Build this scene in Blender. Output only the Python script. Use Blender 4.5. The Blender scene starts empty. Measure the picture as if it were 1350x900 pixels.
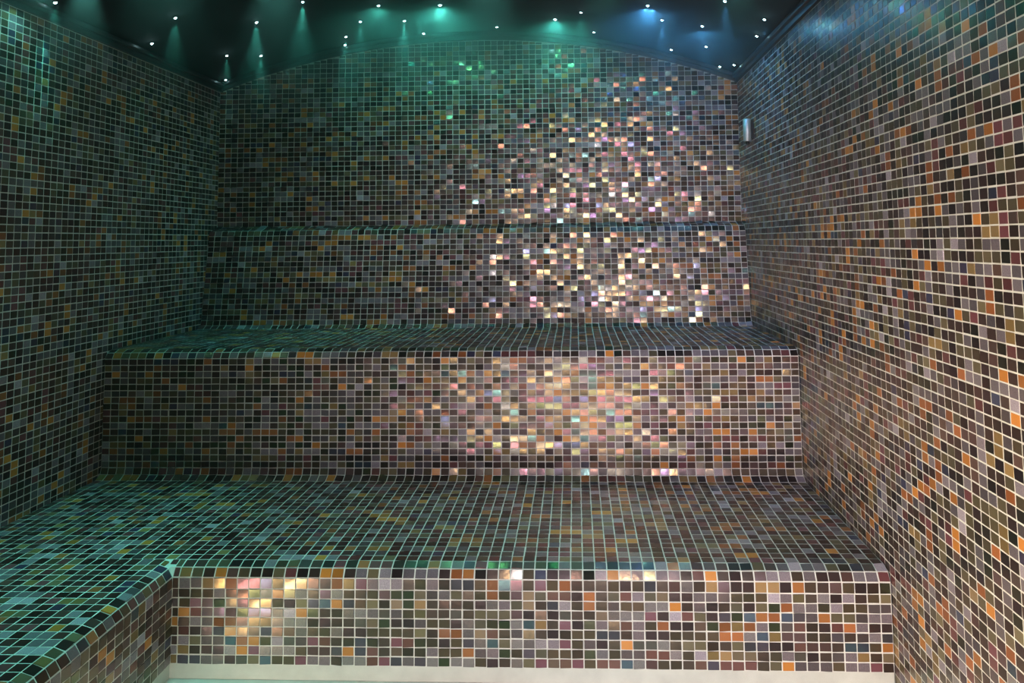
import bpy, math, random
import numpy as np
from mathutils import Matrix, Vector

random.seed(7)
RNG = np.random.default_rng(11)
sc = bpy.context.scene
COL = sc.collection

# ------------------------------------------------------------------ units
P = 0.026            # one mosaic pitch in metres; all layout below is in pitches
ZF = -36.1           # floor level (eye level of the camera = 0)
W = 81.0             # room width
Y1, Y2, Y3, Y3T, Y4 = 65.22, 88.85, 111.87, 113.80, 116.43   # riser 1, riser 2, backrest foot / head, back wall
YF = -24.0           # front wall, behind the camera
XL = 21.43           # face of the left arm of the lower bench
ZC = 23.9            # top of the tiled side walls
ROW = 0.775          # height of one mosaic row on upright faces
RISE = 7.5           # rise of the vaulted ceiling


def V(x, y, z):
    return Vector((x * P, y * P, (z - ZF) * P))


# ------------------------------------------------------------------ camera
F_PX, CX, CY = 1001.86, 714.94, 235.07
YAW, PIT, ROLL, XC = 0.0425, 0.0821, -0.0112, 55.80
right = np.array([math.cos(YAW), math.sin(YAW), 0.0])
fwd0 = np.array([-math.sin(YAW), math.cos(YAW), 0.0])
up0 = np.array([0, 0, 1.0])
fwd = math.cos(PIT) * fwd0 + math.sin(PIT) * up0
up = -math.sin(PIT) * fwd0 + math.cos(PIT) * up0
right, up = (math.cos(ROLL) * right + math.sin(ROLL) * up,
             -math.sin(ROLL) * right + math.cos(ROLL) * up)
cam_d = bpy.data.cameras.new('camera')
cam_d.sensor_width = 36.0
cam_d.lens = F_PX / 1350 * 36.0
cam_d.shift_x = (675 - CX) / 1350
cam_d.shift_y = -(450 - CY) / 1350
cam_d.clip_start = 0.01
cam = bpy.data.objects.new('camera', cam_d)
COL.objects.link(cam)
cl = V(XC, 0, 0)
cam.matrix_world = Matrix(((right[0], up[0], -fwd[0], cl.x), (right[1], up[1], -fwd[1], cl.y),
                           (right[2], up[2], -fwd[2], cl.z), (0, 0, 0, 1)))
sc.camera = cam


def project(pts):
    """pitch coordinates (N,3) -> pixels (N,2), depth"""
    q = np.asarray(pts, float) - np.array([XC, 0, 0])
    d = q @ fwd
    return np.stack([CX + F_PX * (q @ right) / d, CY - F_PX * (q @ up) / d], -1), d


def pixel_ray(px, py):
    return fwd + right * (px - CX) / F_PX - up * (py - CY) / F_PX


# ------------------------------------------------------------------ world, exposure, room light
world = bpy.data.worlds.new('world')
sc.world = world
world.use_nodes = True
world.node_tree.nodes['Background'].inputs[0].default_value = (0.0, 0.0, 0.0, 1)
world.node_tree.nodes['Background'].inputs[1].default_value = 0.0
sc.view_settings.view_transform = 'Standard'
sc.view_settings.look = 'None'
sc.view_settings.exposure = 0.0
sc.view_settings.gamma = 1.0
sc.view_settings.use_curve_mapping = False
try:
    sc.cycles.use_denoising = True
    sc.cycles.max_bounces = 6
    sc.cycles.diffuse_bounces = 3
    sc.cycles.glossy_bounces = 3
    sc.cycles.volume_bounces = 0
    sc.cycles.sample_clamp_indirect = 4.0
except Exception:
    pass


def area_light(name, loc, aim, sx, sy, power, color, spread=180):
    l = bpy.data.lights.new(name, 'AREA')
    l.shape = 'RECTANGLE'
    l.size, l.size_y = sx * P, sy * P
    l.energy = power
    l.color = color
    l.spread = math.radians(spread)
    o = bpy.data.objects.new(name, l)
    o.location = V(*loc)
    o.rotation_euler = (V(*aim) - V(*loc)).to_track_quat('-Z', 'Y').to_euler()
    COL.objects.link(o)
    return o


# an unseen source placed front left to light the right wall, a ceiling lamp over the viewer, low strips under the opposite bench and under the bench arm
area_light('front_left_light', (4.0, -19, -17), (82, 38, -18), 14, 16, 5.6, (1.0, 0.80, 0.54), 42)
area_light('ceiling_lamp_light', (62, -14, 17.0), (67, 90, -14), 13, 10, 3.5, (1.0, 0.88, 0.94), 54)
area_light('floor_strip_light', (54, 8, ZF + 2.5), (66, 46, ZF - 5), 40, 0.9, 4.6, (1.0, 0.88, 0.84), 100)
area_light('plinth_strip_light', (XL + 0.6, 50, ZF + 1.0), (XL + 9, 52, ZF - 1.5), 26, 1.2, 3.4, (1.0, 0.86, 0.66))
TEAL = (0.20, 0.85, 0.70)
STAR_POWER = 11.0


# ------------------------------------------------------------------ materials
def material(name):
    m = bpy.data.materials.new(name)
    m.use_nodes = True
    nt = m.node_tree
    return m, nt, nt.nodes['Principled BSDF']


def node(nt, kind, **inputs):
    n = nt.nodes.new(kind)
    for k, v in inputs.items():
        n.inputs[k.replace('_', ' ')].default_value = v
    return n


def make_glass_tile():
    m, nt, b = material('iridescent_glass_mosaic')
    L = nt.links.new
    at = nt.nodes.new('ShaderNodeAttribute'); at.attribute_name = 'tint'
    sh = nt.nodes.new('ShaderNodeAttribute'); sh.attribute_name = 'sheen'
    geo = nt.nodes.new('ShaderNodeNewGeometry')
    # fine glitter for the speckled glass (alpha of tint = amount)
    n1 = node(nt, 'ShaderNodeTexNoise', Scale=900.0, Detail=1.0)
    L(geo.outputs['Position'], n1.inputs['Vector'])
    mr = nt.nodes.new('ShaderNodeMapRange')
    mr.inputs['From Min'].default_value = 0.35; mr.inputs['From Max'].default_value = 0.75
    mr.inputs['To Min'].default_value = 0.75; mr.inputs['To Max'].default_value = 1.6
    L(n1.outputs['Fac'], mr.inputs['Value'])
    mixf = nt.nodes.new('ShaderNodeMix'); mixf.data_type = 'FLOAT'
    mixf.inputs[2].default_value = 1.0
    L(at.outputs['Alpha'], mixf.inputs[0]); L(mr.outputs[0], mixf.inputs[3])
    vm = nt.nodes.new('ShaderNodeVectorMath'); vm.operation = 'SCALE'
    L(at.outputs['Color'], vm.inputs[0]); L(mixf.outputs[0], vm.inputs['Scale'])
    L(vm.outputs[0], b.inputs['Base Color'])
    rr = nt.nodes.new('ShaderNodeMapRange')
    rr.inputs['From Max'].default_value = 0.02
    rr.inputs['To Min'].default_value = 0.8; rr.inputs['To Max'].default_value = 0.30
    L(sh.outputs['Alpha'], rr.inputs['Value']); L(rr.outputs[0], b.inputs['Roughness'])
    b.inputs['IOR'].default_value = 1.5
    # rippled glass skin
    n2 = node(nt, 'ShaderNodeTexNoise', Scale=95.0, Detail=2.0)
    L(geo.outputs['Position'], n2.inputs['Vector'])
    bp = node(nt, 'ShaderNodeBump', Strength=0.10, Distance=0.002)
    L(n2.outputs['Fac'], bp.inputs['Height'])
    L(bp.outputs[0], b.inputs['Normal'])
    # the iridescent metal film behind the glass
    gl = nt.nodes.new('ShaderNodeBsdfGlossy')
    gl.inputs['Roughness'].default_value = 0.17
    L(sh.outputs['Color'], gl.inputs['Color']); L(bp.outputs[0], gl.inputs['Normal'])
    mx = nt.nodes.new('ShaderNodeMixShader')
    L(sh.outputs['Alpha'], mx.inputs[0]); L(b.outputs[0], mx.inputs[1]); L(gl.outputs[0], mx.inputs[2])
    L(mx.outputs[0], nt.nodes['Material Output'].inputs[0])
    return m


def make_plain(name, col, rough=0.7, metallic=0.0, noise=0.0, scale=60.0, bump=0.0):
    m, nt, b = material(name)
    L = nt.links.new
    b.inputs['Roughness'].default_value = rough
    b.inputs['Metallic'].default_value = metallic
    geo = nt.nodes.new('ShaderNodeNewGeometry')
    n = node(nt, 'ShaderNodeTexNoise', Scale=scale, Detail=4.0)
    L(geo.outputs['Position'], n.inputs['Vector'])
    cr = nt.nodes.new('ShaderNodeValToRGB')
    cr.color_ramp.elements[0].position = 0.3; cr.color_ramp.elements[1].position = 0.7
    cr.color_ramp.elements[0].color = tuple(c * (1 - noise) for c in col) + (1,)
    cr.color_ramp.elements[1].color = tuple(min(1, c * (1 + noise)) for c in col) + (1,)
    L(n.outputs['Fac'], cr.inputs[0]); L(cr.outputs[0], b.inputs['Base Color'])
    if bump:
        bp = node(nt, 'ShaderNodeBump', Strength=bump, Distance=0.002)
        L(n.outputs['Fac'], bp.inputs['Height']); L(bp.outputs[0], b.inputs['Normal'])
    return m


def make_emit(name, col, strength):
    m, nt, b = material(name)
    b.inputs['Base Color'].default_value = (0.8, 0.9, 0.9, 1)
    b.inputs['Emission Color'].default_value = col + (1,)
    b.inputs['Emission Strength'].default_value = strength
    return m


M_TILE = make_glass_tile()
M_GROUT = make_plain('pale_cement_grout', (0.74, 0.73, 0.70), 0.85, 0, 0.10, 40, 0.3)
M_CEIL = make_plain('dark_ceiling_paint', (0.012, 0.018, 0.021), 0.95, 0, 0.15, 12, 0.05)
M_CORNICE = make_plain('dark_cornice', (0.022, 0.028, 0.032), 0.35, 0, 0.1, 30)
M_PLINTH = make_plain('brushed_pale_plinth', (0.66, 0.66, 0.62), 0.38, 0.1, 0.08, 25)
M_FLOOR = make_plain('pale_mosaic_floor', (0.88, 0.86, 0.82), 0.4, 0, 0.06, 30)
M_DARKWALL = make_plain('dark_front_wall', (0.05, 0.047, 0.045), 0.5, 0, 0.1, 30)  # even dark base colour of the plain enclosing wall
M_STEEL = make_plain('stainless_steel', (0.80, 0.81, 0.84), 0.5, 0.75, 0.04, 80)
M_BLACK = make_plain('black_plastic', (0.02, 0.02, 0.022), 0.5, 0, 0.1, 80)
M_STAR = make_emit('star_lens', (0.55, 0.95, 1.0), 30.0)
M_RING = make_plain('dark_star_ferrule', (0.03, 0.035, 0.04), 0.35, 0.8, 0.1, 200)

# ------------------------------------------------------------------ mosaic tiles
PALETTE = [   # (sRGB, weight, speckle, film strength)
    ((56, 41, 41), 20, 0.0, 0.16), ((26, 23, 25), 18, 0.0, 0.20), ((88, 65, 60), 9, 0.0, 0.16),
    ((84, 75, 58), 9, 0.1, 0.18), ((112, 100, 76), 5, 0.1, 0.22), ((124, 114, 124), 10, 0.9, 0.18),
    ((160, 148, 162), 2.5, 0.9, 0.18), ((98, 91, 100), 7, 0.9, 0.20), ((208, 132, 58), 5.5, 0.0, 0.20),
    ((164, 96, 54), 4, 0.0, 0.20), ((112, 62, 68), 7, 0.0, 0.22), ((152, 124, 78), 4, 0.1, 0.26),
    ((60, 56, 86), 3, 0.2, 0.22), ((72, 66, 70), 5, 0.2, 0.18),
]
SHEEN = [(1.0, 0.62, 0.20), (1.0, 0.38, 0.18), (1.0, 0.80, 0.42), (1.0, 0.30, 0.38),
         (0.40, 0.48, 1.0), (0.40, 0.90, 0.75), (1.0, 0.93, 0.80), (0.78, 0.80, 0.25), (0.85, 0.40, 0.95)]
SHEEN_W = np.array([5, 4.5, 4, 3, 1.3, 1.0, 1.6, 1.5, 1.0])
PER = 4


def lin(c):
    c = c / 255.0
    return c / 12.92 if c <= 0.04045 else ((c + 0.055) / 1.055) ** 2.4


def unit_tile():
    v, f = [], []
    dome = 0.012
    for j in range(3):
        for i in range(3):
            a, b = i - 1, j - 1
            h = dome * (1 - 0.5 * (a * a + b * b))
            v.append((a * 0.5, b * 0.5, 0.008 + h))
    for j in range(2):
        for i in range(2):
            k = j * 3 + i
            f.append((k, k + 1, k + 4, k + 3))
    ring = [0, 1, 2, 5, 8, 7, 6, 3]
    for k in ring:
        v.append(v[k])
    for k in ring:
        v.append((v[k][0] * 1.03, v[k][1] * 1.03, -0.05))
    for n in range(8):
        m = (n + 1) % 8
        f.append((9 + m, 9 + n, 17 + n, 17 + m))
    return np.array(v, float), np.array(f, int)


UV, UF = unit_tile()
VARIANTS = []      # (tint rgba, sheen rgba, weight)
for (rgb, wt, speck, film) in PALETTE:
    for k in range(PER):
        s = (0.56, 0.72, 0.88, 1.08)[k]
        base = [lin(c) * s for c in rgb]
        sh = SHEEN[RNG.choice(len(SHEEN), p=SHEEN_W / SHEEN_W.sum())]
        VARIANTS.append((tuple(base) + (speck,), tuple(sh) + (film * RNG.uniform(0.2, 0.62),), wt / PER))
VW = np.array([v[2] for v in VARIANTS]); VW = VW / VW.sum()
V_TINT = np.array([v[0] for v in VARIANTS]); V_SHEEN = np.array([v[1] for v in VARIANTS])


def fill_mesh(name, verts, faces, n_tiles, vid, mat):
    me = bpy.data.meshes.new(name)
    nv, nf = len(verts), len(faces)
    me.vertices.add(nv)
    me.vertices.foreach_set('co', verts.astype(np.float32).ravel())
    me.loops.add(nf * 4)
    me.loops.foreach_set('vertex_index', faces.astype(np.int32).ravel())
    me.polygons.add(nf)
    me.polygons.foreach_set('loop_start', np.arange(0, nf * 4, 4, dtype=np.int32))
    me.update(calc_edges=True)
    smooth = np.tile(np.array([True] * 4 + [False] * 8), n_tiles)
    me.polygons.foreach_set('use_smooth', smooth)
    for nm, table in (('tint', V_TINT), ('sheen', V_SHEEN)):
        a = me.attributes.new(nm, 'FLOAT_COLOR', 'POINT')
        arr = np.repeat(table[vid][:, None, :], len(UV), axis=1)
        if nm == 'sheen':
            arr[:, 9:, 3] = 0.0            # ground edges carry no film
        a.data.foreach_set('color', arr.astype(np.float32).ravel())
    me.materials.append(mat)
    me.validate()
    return me


TILE_MESH = [fill_mesh('mosaic_tile', UV, UF, 1, np.array([i]), M_TILE) for i in range(len(VARIANTS))]
GAP = 0.108


def place_tiles(parent, cells, jitter=1.6, gap=GAP, limit=300):
    """cells: list of (corner, u, v) in pitches; u x v points outward. Largest in the picture become own objects."""
    n = len(cells)
    C = np.array([c[0] for c in cells], float); U = np.array([c[1] for c in cells], float); Vv = np.array([c[2] for c in cells], float)
    lu = np.linalg.norm(U, axis=1, keepdims=True); lv = np.linalg.norm(Vv, axis=1, keepdims=True)
    eu, ev = U / lu, Vv / lv
    nn = np.cross(eu, ev); nn /= np.linalg.norm(nn, axis=1, keepdims=True)
    cen = C + 0.5 * U + 0.5 * Vv + RNG.normal(0, 0.010, (n, 1)) * eu + RNG.normal(0, 0.010, (n, 1)) * ev
    # slight unevenness of hand-laid tiles
    jit = np.where(np.abs(nn[:, 2:3]) > 0.98, np.minimum(jitter, 0.7), jitter)      # seats are laid flatter
    ta, tb = np.radians(RNG.normal(0, 1, (n, 1)) * jit), np.radians(RNG.normal(0, 1, (n, 1)) * jit)
    n2 = nn + ta * eu + tb * ev
    n2 /= np.linalg.norm(n2, axis=1, keepdims=True)
    eu2 = eu - (eu * n2).sum(1, keepdims=True) * n2
    eu2 /= np.linalg.norm(eu2, axis=1, keepdims=True)
    ev2 = np.cross(n2, eu2)
    su, sv = np.maximum(lu - gap, 0.1), np.maximum(lv - gap, 0.1)
    cen = cen + nn * (np.abs(ta) * su + np.abs(tb) * sv) * 0.5
    vid = RNG.choice(len(VARIANTS), size=n, p=VW)
    # neighbours sometimes repeat a colour
    rep = RNG.random(n) < 0.13
    vid[1:][rep[1:]] = vid[:-1][rep[1:]]
    # projected size
    q = [C, C + U, C + U + Vv, C + Vv]
    pp = [project(x) for x in q]
    dmin = np.min([d for _, d in pp], axis=0)
    a = [x for x, _ in pp]
    area = 0.5 * np.abs((a[2][:, 0] - a[0][:, 0]) * (a[3][:, 1] - a[1][:, 1]) - (a[3][:, 0] - a[1][:, 0]) * (a[2][:, 1] - a[0][:, 1]))
    cp, cd = project(cen)
    facing = ((np.array([XC, 0, 0]) - cen) * nn).sum(1) > 0
    ok = (dmin > 5) & facing & (cp[:, 0] > 4) & (cp[:, 0] < 1346) & (cp[:, 1] > 4) & (cp[:, 1] < 896)
    score = np.where(ok, area, -1)
    own = np.argsort(-score)[:limit]
    own = own[score[own] > 0]
    is_own = np.zeros(n, bool); is_own[own] = True
    base = parent.location
    pinv = np.array(base)
    for i in own:
        o = bpy.data.objects.new('tile', TILE_MESH[vid[i]])
        o.parent = parent
        loc = V(*cen[i])
        M = Matrix(((eu2[i][0] * su[i, 0] * P, ev2[i][0] * sv[i, 0] * P, n2[i][0] * P, loc.x - base.x),
                    (eu2[i][1] * su[i, 0] * P, ev2[i][1] * sv[i, 0] * P, n2[i][1] * P, loc.y - base.y),
                    (eu2[i][2] * su[i, 0] * P, ev2[i][2] * sv[i, 0] * P, n2[i][2] * P, loc.z - base.z),
                    (0, 0, 0, 1)))
        o.matrix_basis = M
        COL.objects.link(o)
    rest = np.where(~is_own)[0]
    if len(rest):
        w = (cen[rest, None, :] + UV[None, :, 0:1] * (eu2[rest] * su[rest])[:, None, :]
             + UV[None, :, 1:2] * (ev2[rest] * sv[rest])[:, None, :] + UV[None, :, 2:3] * n2[rest][:, None, :])
        w[..., 2] -= ZF
        w = w.reshape(-1, 3) * P - pinv[None]
        faces = (UF[None] + (np.arange(len(rest)) * len(UV))[:, None, None]).reshape(-1, 4)
        me = fill_mesh('mosaic_field', w, faces, len(rest), vid[rest], M_TILE)
        o = bpy.data.objects.new('mosaic_field', me)
        o.parent = parent
        o['kind'] = 'stuff'
        COL.objects.link(o)


# ------------------------------------------------------------------ mesh helpers
def mesh_obj(name, verts, faces, mat, parent=None, smooth=False, local=False):
    me = bpy.data.meshes.new(name)
    off = parent.location if (parent is not None and not local) else Vector((0, 0, 0))
    me.from_pydata([tuple((v if local else V(*v)) - off) for v in verts], [], faces)
    me.materials.append(mat)
    if smooth:
        for p in me.polygons:
            p.use_smooth = True
    me.update()
    o = bpy.data.objects.new(name, me)
    if parent is not None:
        o.parent = parent
    COL.objects.link(o)
    return o


def slab(name, a, b, mat, parent=None):
    (x0, y0, z0), (x1, y1, z1) = a, b
    v = [(x0, y0, z0), (x1, y0, z0), (x1, y1, z0), (x0, y1, z0), (x0, y0, z1), (x1, y0, z1), (x1, y1, z1), (x0, y1, z1)]
    f = [(0, 3, 2, 1), (4, 5, 6, 7), (0, 1, 5, 4), (1, 2, 6, 5), (2, 3, 7, 6), (3, 0, 4, 7)]
    return mesh_obj(name, v, f, mat, parent)


def structure(o, label):
    o['kind'] = 'structure'
    o['label'] = label
    return o


def empty(name, loc, label, cat, group=None):
    o = bpy.data.objects.new(name, None)
    o.empty_display_size = 0.05
    o.location = V(*loc)
    o['label'] = label
    o['category'] = cat
    if group:
        o['group'] = group
    COL.objects.link(o)
    return o


def span(a, b, n):
    return [a + (b - a) * i / n for i in range(n + 1)]


# vault: circular arc over the room width
R_ARC = (W * W / 4 + RISE * RISE) / (2 * RISE)


def vault(x):
    return math.sqrt(max(0.0, R_ARC ** 2 - (x - W / 2) ** 2)) - (R_ARC - RISE)


# ------------------------------------------------------------------ the setting
TH = 3.0
fl = slab('floor', (0, YF, ZF - TH), (W, Y4, ZF), M_FLOOR)
structure(fl, 'bright pale steam room floor in front of the lower bench')

wl = structure(slab('wall_left', (-TH, YF, ZF), (0, Y4 + TH, ZC + 2.6), M_GROUT), 'dark iridescent mosaic side wall on the left')
wr = structure(slab('wall_right', (W, YF, ZF), (W + TH, Y4 + TH, ZC + 2.6), M_GROUT), 'brown and orange mosaic side wall on the right')
structure(slab('wall_front', (0, YF - TH, ZF), (W, YF, ZC + RISE + 2), M_DARKWALL), 'dark front wall behind the viewer')
# back wall with arched top
xs = span(0, W, 54)
v, f = [], []
for x in xs:
    zt = ZC + vault(x) + 1.6
    v += [(x, Y4, ZF), (x, Y4, zt), (x, Y4 + TH, ZF), (x, Y4 + TH, zt)]
for i in range(len(xs) - 1):
    a, b = i * 4, i * 4 + 4
    f += [(a, b, b + 1, a + 1), (a + 1, b + 1, b + 3, a + 3), (a + 2, a + 3, b + 3, b + 2), (a, a + 2, b + 2, b)]
f += [(0, 1, 3, 2), (len(v) - 4, len(v) - 2, len(v) - 1, len(v) - 3)]
wb = structure(mesh_obj('wall_back', v, f, M_GROUT), 'arched iridescent mosaic back wall above the tiered benches')
# ceiling vault
v, f = [], []
for x in xs:
    z = ZC + vault(x) + 1.3
    v += [(x, YF, z), (x, Y4, z), (x, YF, z + TH), (x, Y4, z + TH)]
for i in range(len(xs) - 1):
    a, b = i * 4, i * 4 + 4
    f += [(a, a + 1, b + 1, b), (a + 2, b + 2, b + 3, a + 3), (a, b, b + 2, a + 2), (a + 1, a + 3, b + 3, b + 1)]
f += [(0, 2, 3, 1), (len(v) - 4, len(v) - 3, len(v) - 1, len(v) - 2)]
ce = structure(mesh_obj('ceiling', v, f, M_CEIL, smooth=False), 'dark vaulted ceiling dotted with star lights')
for p in ce.data.polygons:
    p.use_smooth = abs(p.normal.z) > 0.6


# cornice: stepped dark moulding round the foot of the vault
def cornice(name, path, inward, label):
    prof = [(0.0, 0.05), (0.42, 0.05), (0.46, 0.35), (0.46, 0.62), (0.78, 0.72), (0.84, 0.95), (0.80, 1.28), (0.0, 1.34)]
    v, f = [], []
    n = len(prof)
    for (pt, ins) in zip(path, inward):
        for (d, h) in prof:
            v.append((pt[0] + ins[0] * d, pt[1] + ins[1] * d, pt[2] + h))
    for i in range(len(path) - 1):
        for k in range(n):
            a, b = i * n + k, i * n + (k + 1) % n
            f.append((a, b, b + n, a + n))
    f += [tuple(range(n)), tuple(range((len(path) - 1) * n, len(path) * n))]
    return structure(mesh_obj(name, v, f, M_CORNICE), label)


cornice('trim_1', [(0, YF, ZC), (0, Y4, ZC)], [(1, 0)] * 2, 'dark cornice moulding along the top of the left wall')
cornice('trim_2', [(W, YF, ZC), (W, Y4, ZC)], [(-1, 0)] * 2, 'dark cornice moulding along the top of the right wall')
cornice('trim_3', [(x, Y4, ZC + vault(x)) for x in xs], [(0, -1)] * len(xs), 'dark curved cornice moulding over the back wall')

# --- tiles of the back wall
Z4B = 2.66
xcols = span(0, W, 81)
cells = []
z = Z4B
while z < ZC + RISE:
    for i in range(81):
        top = ZC + vault(xcols[i] + 0.5) - 0.02
        h = min(ROW, top - z)
        if h > 0.3:
            cells.append(((xcols[i], Y4, z), (1, 0, 0), (0, 0, h)))
    z += ROW
place_tiles(wb, cells, 4.0)


# profiles of the bench surfaces as (depth, height) polylines, one segment per tile row
def nosing(y0, z0):
    return [(y0, z0), (y0 + 0.40, z0 + 0.67), (y0 + 1.25, z0 + 0.95)]


ZB1, ZS1 = -27.90, -26.95
ZB2, ZS2 = -13.33, -12.38
ZP = -34.85                       # top of the plinth
riser1 = [(Y1, zz) for zz in span(ZP, ZB1 - 0.90, 8)] + nosing(Y1, ZB1)
seat1 = [(yy, ZS1) for yy in span(Y1 + 1.25, Y2 - 1.13, 21)]
riser2 = [(Y2 - 1.13, ZS1), (Y2 - 0.23, ZS1 + 0.42)] + [(Y2, zz) for zz in span(ZS1 + 1.17, ZB2, 17)] + nosing(Y2, ZB2)[1:]
seat2 = [(yy, ZS2) for yy in span(Y2 + 1.25, Y3 - 1.13, 20)]
lean = lambda zz: Y3 + (Y3T - Y3) * (zz - ZS2 - 1.17) / 13.2
rest = ([(Y3 - 1.13, ZS2), (Y3 - 0.23, ZS2 + 0.42)] + [(lean(zz), zz) for zz in span(ZS2 + 1.17, 1.20, 16)]
        + [(Y3T + 0.22, 1.98), (Y3T + 1.35, 2.30), (Y4 - 0.12, Z4B - 0.04)])

# --- side walls: columns counted from the back wall, rows from the floor; only what stands clear of the benches


def below_profile(y, zc):
    """highest bench surface at depth y"""
    for prof in (rest, seat2, riser2, seat1, riser1):
        pass
    if y > Y3 - 1.2:
        pr = rest
    elif y > Y2 + 1.2:
        return ZS2
    elif y > Y2 - 1.2:
        pr = riser2
    elif y > Y1 + 1.2:
        return ZS1
    elif y >= Y1:
        pr = nosing(Y1, ZB1)
    else:
        return ZF
    for (a, b) in zip(pr[:-1], pr[1:]):
        if a[0] <= y <= b[0] and b[0] > a[0]:
            return a[1] + (b[1] - a[1]) * (y - a[0]) / (b[0] - a[0])
    return pr[-1][1]


def side_cells(side, y_near):
    cells = []
    nrow = int((ZC - ZF) / ROW)
    zs = [ZC - ROW * k for k in range(nrow + 2)]
    y = Y4
    while y > y_near:
        y0 = y - 1.0
        for zt in zs[:-1]:
            z0 = max(zt - ROW, ZF)
            if zt - z0 < 0.3:
                continue
            if side > 0:
                floor_z = min(below_profile(y0 + 0.1, 0), below_profile(y - 0.1, 0))
            else:
                floor_z = max(ZS1, min(below_profile(y0 + 0.1, 0), below_profile(y - 0.1, 0)))
            if zt - 0.12 < floor_z:
                continue
            if side > 0:
                cells.append(((W, y, z0), (0, -1, 0), (0, 0, zt - z0)))
            else:
                cells.append(((0, y0, z0), (0, 1, 0), (0, 0, zt - z0)))
        y = y0
    return cells


place_tiles(wr, side_cells(1, 22), 0.8)
place_tiles(wl, side_cells(-1, 38), 0.9)

# ------------------------------------------------------------------ benches
EDGE = 0.10       # clearance to the side walls


def extrude_x(name, prof, x0, x1, parent, back):
    """solid grout body under a bench profile, closed at the given back depth / base level"""
    zb = prof[0][1] if back is None else back[1]
    pts = list(prof) + ([(back[0], prof[-1][1]), (back[0], back[1]), (prof[0][0], back[1])] if back else [])
    v = [(x0, y, z) for y, z in pts] + [(x1, y, z) for y, z in pts]
    n = len(pts)
    f = [(k, (k + 1) % n, n + (k + 1) % n, n + k) for k in range(n)]
    f += [tuple(range(n - 1, -1, -1)), tuple(range(n, 2 * n))]
    return mesh_obj(name, v, f, M_GROUT, parent)


def strip_cells(prof, x0, n, flip=False):
    out = []
    for (a, b) in zip(prof[:-1], prof[1:]):
        for i in range(n):
            xa, xb = max(x0 + i, EDGE), min(x0 + i + 1, W - EDGE)
            out.append(((xa, a[0], a[1]), (xb - xa, 0, 0), (0, b[0] - a[0], b[1] - a[1])))
    return out


# backrest
br = empty('backrest', (W / 2, Y3 + 2, ZF), 'leaning mosaic backrest ledge below the back wall, above the upper bench', 'backrest')
extrude_x('core', rest, EDGE, W - EDGE, br, (Y4 - 0.12, ZF))
place_tiles(br, strip_cells(rest, 0, 81), 4.0)
# upper bench
ub = empty('steam_bench', (W / 2, Y2 + 10, ZF), 'upper mosaic steam bench with rounded edge and dark riser', 'bench')
extrude_x('core', riser2 + seat2[1:], EDGE, W - EDGE, ub, (Y3 - 1.13, ZF))
place_tiles(ub, strip_cells(riser2, 0, 81) + strip_cells(seat2, 0, 81), 3.0)

# lower bench with its left arm
lb = empty('steam_bench', (W / 2, Y1 + 10, ZF), 'lower L-shaped mosaic steam bench with green-lit seat and pale plinth', 'bench')
YN = YF + 0.5
ins = [(0.0, ZP)] + [(0.0, ZB1)] + [(d - Y1, h) for d, h in nosing(Y1, ZB1)][1:]
v, f = [], []
for d, h in ins:                       # right end, mitre, near end of the arm
    v += [(W - EDGE, Y1 + d, h), (XL - d, Y1 + d, h), (XL - d, YN, h)]
for k in range(len(ins) - 1):
    a, b = 3 * k, 3 * k + 3
    f += [(a + 1, a, b, b + 1), (a + 2, a + 1, b + 1, b + 2)]
t = 3 * (len(ins) - 1)
n0 = len(v)
YE = Y2 - 1.13
v += [(W - EDGE, YE, ZS1), (XL - 1.25, YE, ZS1), (EDGE, YE, ZS1), (EDGE, Y1 + 1.25, ZS1), (EDGE, YN, ZS1)]
f += [(t + 1, t, n0, n0 + 1), (n0 + 3, t + 1, n0 + 1, n0 + 2), (n0 + 4, t + 2, t + 1, n0 + 3)]
core = mesh_obj('core', v, f, M_GROUT, lb)
# plinth under both faces, slightly set back
v, f = [], []
for d, h in [(0.06, ZP + 0.1), (0.10, ZP - 0.06), (0.10, ZF + 0.02), (0.5, ZF + 0.02)]:
    v += [(W - EDGE, Y1 + d, h), (XL - d, Y1 + d, h), (XL - d, YN, h)]
for k in range(3):
    a, b = 3 * k, 3 * k + 3
    f += [(a, a + 1, b + 1, b), (a + 1, a + 2, b + 2, b + 1)]
pl = mesh_obj('plinth', v, f, M_PLINTH, lb)
pl['label'] = 'pale smooth plinth strip'

cells = []
n1 = int(W - XL)                       # columns of the front face
x_off = W - n1
for (a, b) in zip(riser1[:-1], riser1[1:]):
    for i in range(n1):
        cells.append(((x_off + i, a[0], a[1]), (1 if i < n1 - 1 else 1 - EDGE, 0, 0), (0, b[0] - a[0], b[1] - a[1])))
    wcut = x_off - XL
    if wcut > 0.3:
        cells.append(((XL, a[0], a[1]), (wcut, 0, 0), (0, b[0] - a[0], b[1] - a[1])))
cells += strip_cells(seat1, 0, 81)
# arm of the bench: face looking right, nosing, seat
y = Y1
while y > 24:
    y0 = y - 1.0
    for (a, b) in zip(riser1[:-1], riser1[1:]):
        cells.append(((XL - (a[0] - Y1), y0, a[1]), (0, 1, 0), (-(b[0] - a[0]), 0, b[1] - a[1])))
    for i in range(20):
        xa, xb = max(EDGE, i * (XL - 1.25) / 20), (i + 1) * (XL - 1.25) / 20
        cells.append(((xa, y0, ZS1), (xb - xa, 0, 0), (0, 1, 0)))
    y = y0
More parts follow.
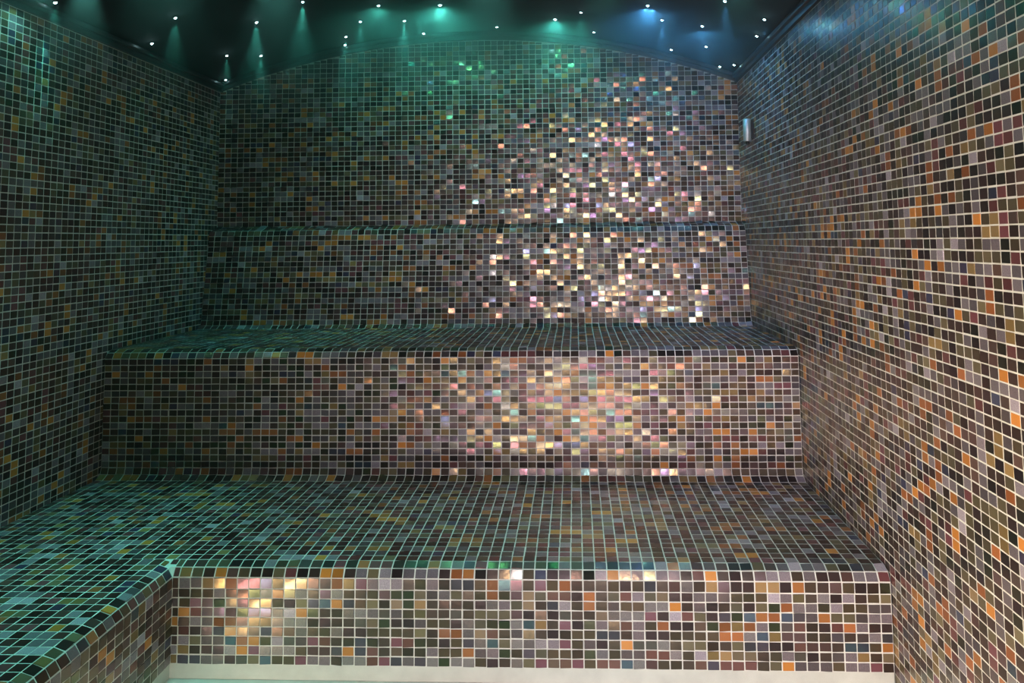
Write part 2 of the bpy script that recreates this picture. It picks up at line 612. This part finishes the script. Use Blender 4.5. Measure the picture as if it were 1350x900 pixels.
# the seat strip between the arm and the front seat, and cut pieces in the mitre
for i in range(20):
    xa, xb = max(EDGE, i / 20 * (XL - 1.25)), (i + 1) / 20 * (XL - 1.25)
    cells.append(((xa, Y1, ZS1), (xb - xa, 0, 0), (0, 1.25, 0)))
cells.append(((XL - 0.62, Y1 + 0.62, ZB1 + 0.80), (0.62, 0, 0.0), (0, 0.62, 0.15)))
cells.append(((XL - 1.22, Y1 + 0.10, ZS1 - 0.02), (0.48, 0, -0.10), (0, 0.85, 0)))
place_tiles(lb, cells, 2.6)

# ------------------------------------------------------------------ star lights
STARS = [
    (72, 3, 1.0, 'star light nearest the upper left corner, beside the left cornice'),
    (231, 23, 1.0, 'small white star light on the dark left of the ceiling, above another'),
    (200, 57, 1.0, 'small white star light close to the left cornice, midway along it'),
    (299, 73, 0.8, 'dim white star light left of its bluish twin near the left corner'),
    (344, 73, 1.0, 'bluish star light right of its dim twin near the back left corner'),
    (304, 108, 0.7, 'tiny star light lowest of all at the back left corner'),
    (338, 29, 1.4, 'large blue-haloed star light alone on the dark left ceiling'),
    (399, 2, 1.2, 'blue-white star light at the top edge, left of the ceiling middle'),
    (499, 7, 1.3, 'star light with a dotted streak left of the brightest green one'),
    (475, 28, 1.0, 'star light in the middle of the slanting row left of centre'),
    (456, 48, 1.2, 'star light just above the lowest one touching the arched cornice left'),
    (462, 65, 1.2, 'star light touching the arched cornice on its left flank'),
    (533, 27, 1.2, 'star light with a teal tail between two streaked ones'),
    (563, 50, 1.0, 'star light hugging the arched cornice left of its crown'),
    (580, 6, 2.2, 'brightest star light in a green glow at the top edge'),
    (655, 35, 0.8, 'star light casting a flat beam sideways above the crown of the arch'),
    (732, 25, 2.0, 'big star light with a wide teal cone right of the arch crown'),
    (766, 16, 0.9, 'star light with a short white streak right of the big teal one'),
    (783, 42, 0.9, 'small violet-tinged star light low over the right half of the arch'),
    (854, 7, 1.2, 'star light with a long teal tail at the top edge right'),
    (873, 26, 1.2, 'star light just right of and below the long-tailed one'),
    (885, 65, 1.2, 'star light above the right flank of the arched cornice'),
    (956, 1, 1.0, 'star light half cut by the top edge on the blue right ceiling'),
    (926, 34, 1.1, 'upper of the two stacked star lights on the blue right ceiling'),
    (931, 61, 1.0, 'lower of the two stacked star lights on the blue right ceiling'),
    (1008, 25, 0.9, 'star light rightmost of all, nearest the right cornice'),
    (998, 47, 1.1, 'star light just below the rightmost one beside the right cornice'),
    (968, 85, 1.1, 'star light beside the back right corner, right of the lowest one'),
    (941, 97, 1.1, 'lowest star light at the back right corner above the arch end'),
]


def ceil_z(x):
    return ZC + vault(x) + 1.3


def hit_ceiling(px, py):
    d = pixel_ray(px, py)
    t0, t1 = 5.0, 400.0
    for _ in range(60):
        t = 0.5 * (t0 + t1)
        p = np.array([XC, 0, 0]) + d * t
        xx = min(max(p[0], 0), W)
        if p[2] > ceil_z(xx) or p[0] < 0 or p[0] > W:
            t1 = t
        else:
            t0 = t
    return p


def lens_mesh():
    v, f = [], []
    n, r = 12, 0.17
    for k, (rr, h) in enumerate([(r, 0.0), (r * 0.92, -0.07), (r * 0.55, -0.13)]):
        for i in range(n):
            a = 2 * math.pi * i / n
            v.append(Vector((rr * math.cos(a), rr * math.sin(a), h)) * P)
    for k in range(2):
        for i in range(n):
            j = (i + 1) % n
            f.append((k * n + i, (k + 1) * n + i, (k + 1) * n + j, k * n + j))
    v.append(Vector((0, 0, -0.15)) * P)
    for i in range(n):
        f.append((2 * n + i, 3 * n, 2 * n + (i + 1) % n))
    me = bpy.data.meshes.new('lens')
    me.from_pydata([tuple(x) for x in v], [], f)
    me.materials.append(M_STAR)
    for p in me.polygons:
        p.use_smooth = True
    return me


def ring_mesh():
    v, f = [], []
    n = 14
    prof = [(0.18, 0.05), (0.18, -0.06), (0.24, -0.08), (0.30, -0.03), (0.31, 0.05)]
    for (rr, h) in prof:
        for i in range(n):
            a = 2 * math.pi * i / n
            v.append(Vector((rr * math.cos(a), rr * math.sin(a), h)) * P)
    for k in range(len(prof) - 1):
        for i in range(n):
            j = (i + 1) % n
            f.append((k * n + i, k * n + j, (k + 1) * n + j, (k + 1) * n + i))
    me = bpy.data.meshes.new('ferrule')
    me.from_pydata([tuple(x) for x in v], [], f)
    me.materials.append(M_RING)
    return me


LENS, RING = lens_mesh(), ring_mesh()


def star(x, y, size, label, power, color, group='star lights in the ceiling', cone=42, sideways=False):
    z = ceil_z(x)
    o = empty('star_light', (x, y, z - 0.02), label, 'star light', group)
    slope = math.atan((vault(min(x + 0.5, W)) - vault(max(x - 0.5, 0))))
    for nm, me in (('lens', LENS), ('ferrule', RING)):
        c = bpy.data.objects.new(nm, me)
        c.parent = o
        c.rotation_euler = (0, -slope, 0)
        s = 0.75 + 0.25 * size
        c.scale = (s, s, s)
        COL.objects.link(c)
    l = bpy.data.lights.new('star_beam', 'SPOT')
    l.energy = power
    l.color = color
    l.spot_size = math.radians(cone)
    l.spot_blend = 0.6 if cone > 150 else 1.0
    l.shadow_soft_size = 0.12 * P
    lo = bpy.data.objects.new('star_beam', l)
    lo.parent = o
    lo.location = (0, 0, -0.45 * P)
    if sideways:                           # this one throws its beam along the ceiling
        lo.rotation_euler = (0, math.radians(-84), 0)
        l.spot_size = math.radians(14)
        l.energy = 1.5
    COL.objects.link(lo)
    return o


for (px, py, size, label) in STARS:
    p = hit_ceiling(px, py)
    x, y = float(np.clip(p[0], 1.3, W - 1.3)), float(min(p[1], Y4 - 1.3))
    g = (0.10, 0.85, 0.66) if px < 800 else (0.10, 0.48, 0.95)
    near_wall = min(Y4 - y, W - x, x if px > 100 else 9)
    wide = {(580, 6): 0.15, (732, 25): 0.13, (854, 7): 0.28, (926, 34): 0.16, (499, 7): 0.09}.get((px, py))
    pw = STAR_POWER * size * min(1.0, max(0.12, (near_wall - 0.5) / 8))
    star(x, y, size, label, pw * (wide or 0.5), g, cone=172 if wide else 44, sideways=(px, py) == (655, 35))
# the rest of the star sky, over the viewer's side of the room
near = []
tries = 0
rs = random.Random(5)
while len(near) < 22 and tries < 5000:
    tries += 1
    x, y = rs.uniform(9, W - 9), rs.uniform(10, 78)
    (u, vv), d = project(np.array([[x, y, ceil_z(x)]]))[0][0], 1
    if 0 < u < 1350 and vv > -45 and y > 20:
        continue
    if all((x - a) ** 2 + (y - b) ** 2 > 90 for a, b in near):
        near.append((x, y))
near += [(2.6, 72), (2.6, 66)]
for (x, y) in near:
    star(x, y, 1.0, 'ceiling star light nearer than the top edge of the picture shows', STAR_POWER * (0.13 if x < 5 else 0.2 if (x > 23 and y < 50) else 2.2 if x < 48 else 0.9), TEAL,
         'star lights over the near part of the room', 120 if x < 5 else 42)

# ------------------------------------------------------------------ steel sensor on the right wall
d0, d1 = pixel_ray(985, 157), pixel_ray(985, 187)
YS = 107.0
zt, zb = d0[2] / d0[1] * YS, d1[2] / d1[1] * YS
sx = XC + pixel_ray(985, 172)[0] / pixel_ray(985, 172)[1] * YS
sx = min(sx, W - 0.75)
so = empty('steam_sensor', (W, YS, zb), 'small stainless steel sensor cylinder on the right wall near the back corner', 'sensor')


def lathe(name, prof, mat, parent, n=24, cx=0, cy=0):
    v, f = [], []
    for r, h in prof:
        for i in range(n):
            a = 2 * math.pi * i / n
            v.append(Vector((cx + r * math.cos(a), cy + r * math.sin(a), h)) * P)
    m = len(prof)
    for k in range(m - 1):
        for i in range(n):
            j = (i + 1) % n
            f.append((k * n + i, k * n + j, (k + 1) * n + j, (k + 1) * n + i))
    f.append(tuple(range(n - 1, -1, -1)))
    f.append(tuple(range((m - 1) * n, m * n)))
    o = mesh_obj(name, v, f, mat, parent, smooth=False, local=True)
    for p in o.data.polygons:
        p.use_smooth = len(p.vertices) == 4
    return o


h = zt - zb
cxs = sx - W
lathe('casing', [(0.50, 0.06), (0.55, 0.12), (0.55, h - 0.10), (0.50, h)], M_STEEL, so, 28, cxs)
lathe('cable_gland', [(0.22, -0.35), (0.26, -0.30), (0.26, 0.08), (0.20, 0.10)], M_BLACK, so, 16, cxs)
v = [Vector(q) * P for q in ((cxs, -0.3, 0.5), (0.02, -0.3, 0.5), (0.02, 0.3, 0.5), (cxs, 0.3, 0.5),
                             (cxs, -0.3, h - 0.5), (0.02, -0.3, h - 0.5), (0.02, 0.3, h - 0.5), (cxs, 0.3, h - 0.5))]
mesh_obj('wall_bracket', v, [(0, 3, 2, 1), (4, 5, 6, 7), (0, 1, 5, 4), (1, 2, 6, 5), (2, 3, 7, 6), (3, 0, 4, 7)], M_BLACK, so, local=True)

# ------------------------------------------------------------------ steam in the air, thickening towards the ceiling
m = bpy.data.materials.new('steam')
m.use_nodes = True
nt = m.node_tree
nt.nodes.clear()
out = nt.nodes.new('ShaderNodeOutputMaterial')
vs = nt.nodes.new('ShaderNodeVolumeScatter')
vs.inputs['Color'].default_value = (0.92, 0.96, 1.0, 1)
vs.inputs['Anisotropy'].default_value = 0.2
geo = nt.nodes.new('ShaderNodeNewGeometry')
sep = nt.nodes.new('ShaderNodeSeparateXYZ')
nt.links.new(geo.outputs['Position'], sep.inputs[0])
mr = nt.nodes.new('ShaderNodeMapRange')
mr.inputs['From Min'].default_value = (12.0 - ZF) * P
mr.inputs['From Max'].default_value = (31.0 - ZF) * P
mr.inputs['To Min'].default_value = 0.0
mr.inputs['To Max'].default_value = 1.0
pw = nt.nodes.new('ShaderNodeMath'); pw.operation = 'POWER'; pw.inputs[1].default_value = 2.5
ml = nt.nodes.new('ShaderNodeMath'); ml.operation = 'MULTIPLY_ADD'
ml.inputs[1].default_value = 0.75
ml.inputs[2].default_value = 0.006
nt.links.new(sep.outputs['Z'], mr.inputs['Value'])
nt.links.new(mr.outputs[0], pw.inputs[0])
nt.links.new(pw.outputs[0], ml.inputs[0])
nt.links.new(ml.outputs[0], vs.inputs['Density'])
nt.links.new(vs.outputs[0], out.inputs['Volume'])
st = slab('steam_haze', (-0.5, YF - 0.5, ZF - 0.5), (W + 0.5, Y4 + 0.5, ZC + RISE + 2.0), m)
st['kind'] = 'stuff'
st['label'] = 'thin steam haze filling the room and thickening under the ceiling'
st['category'] = 'steam'
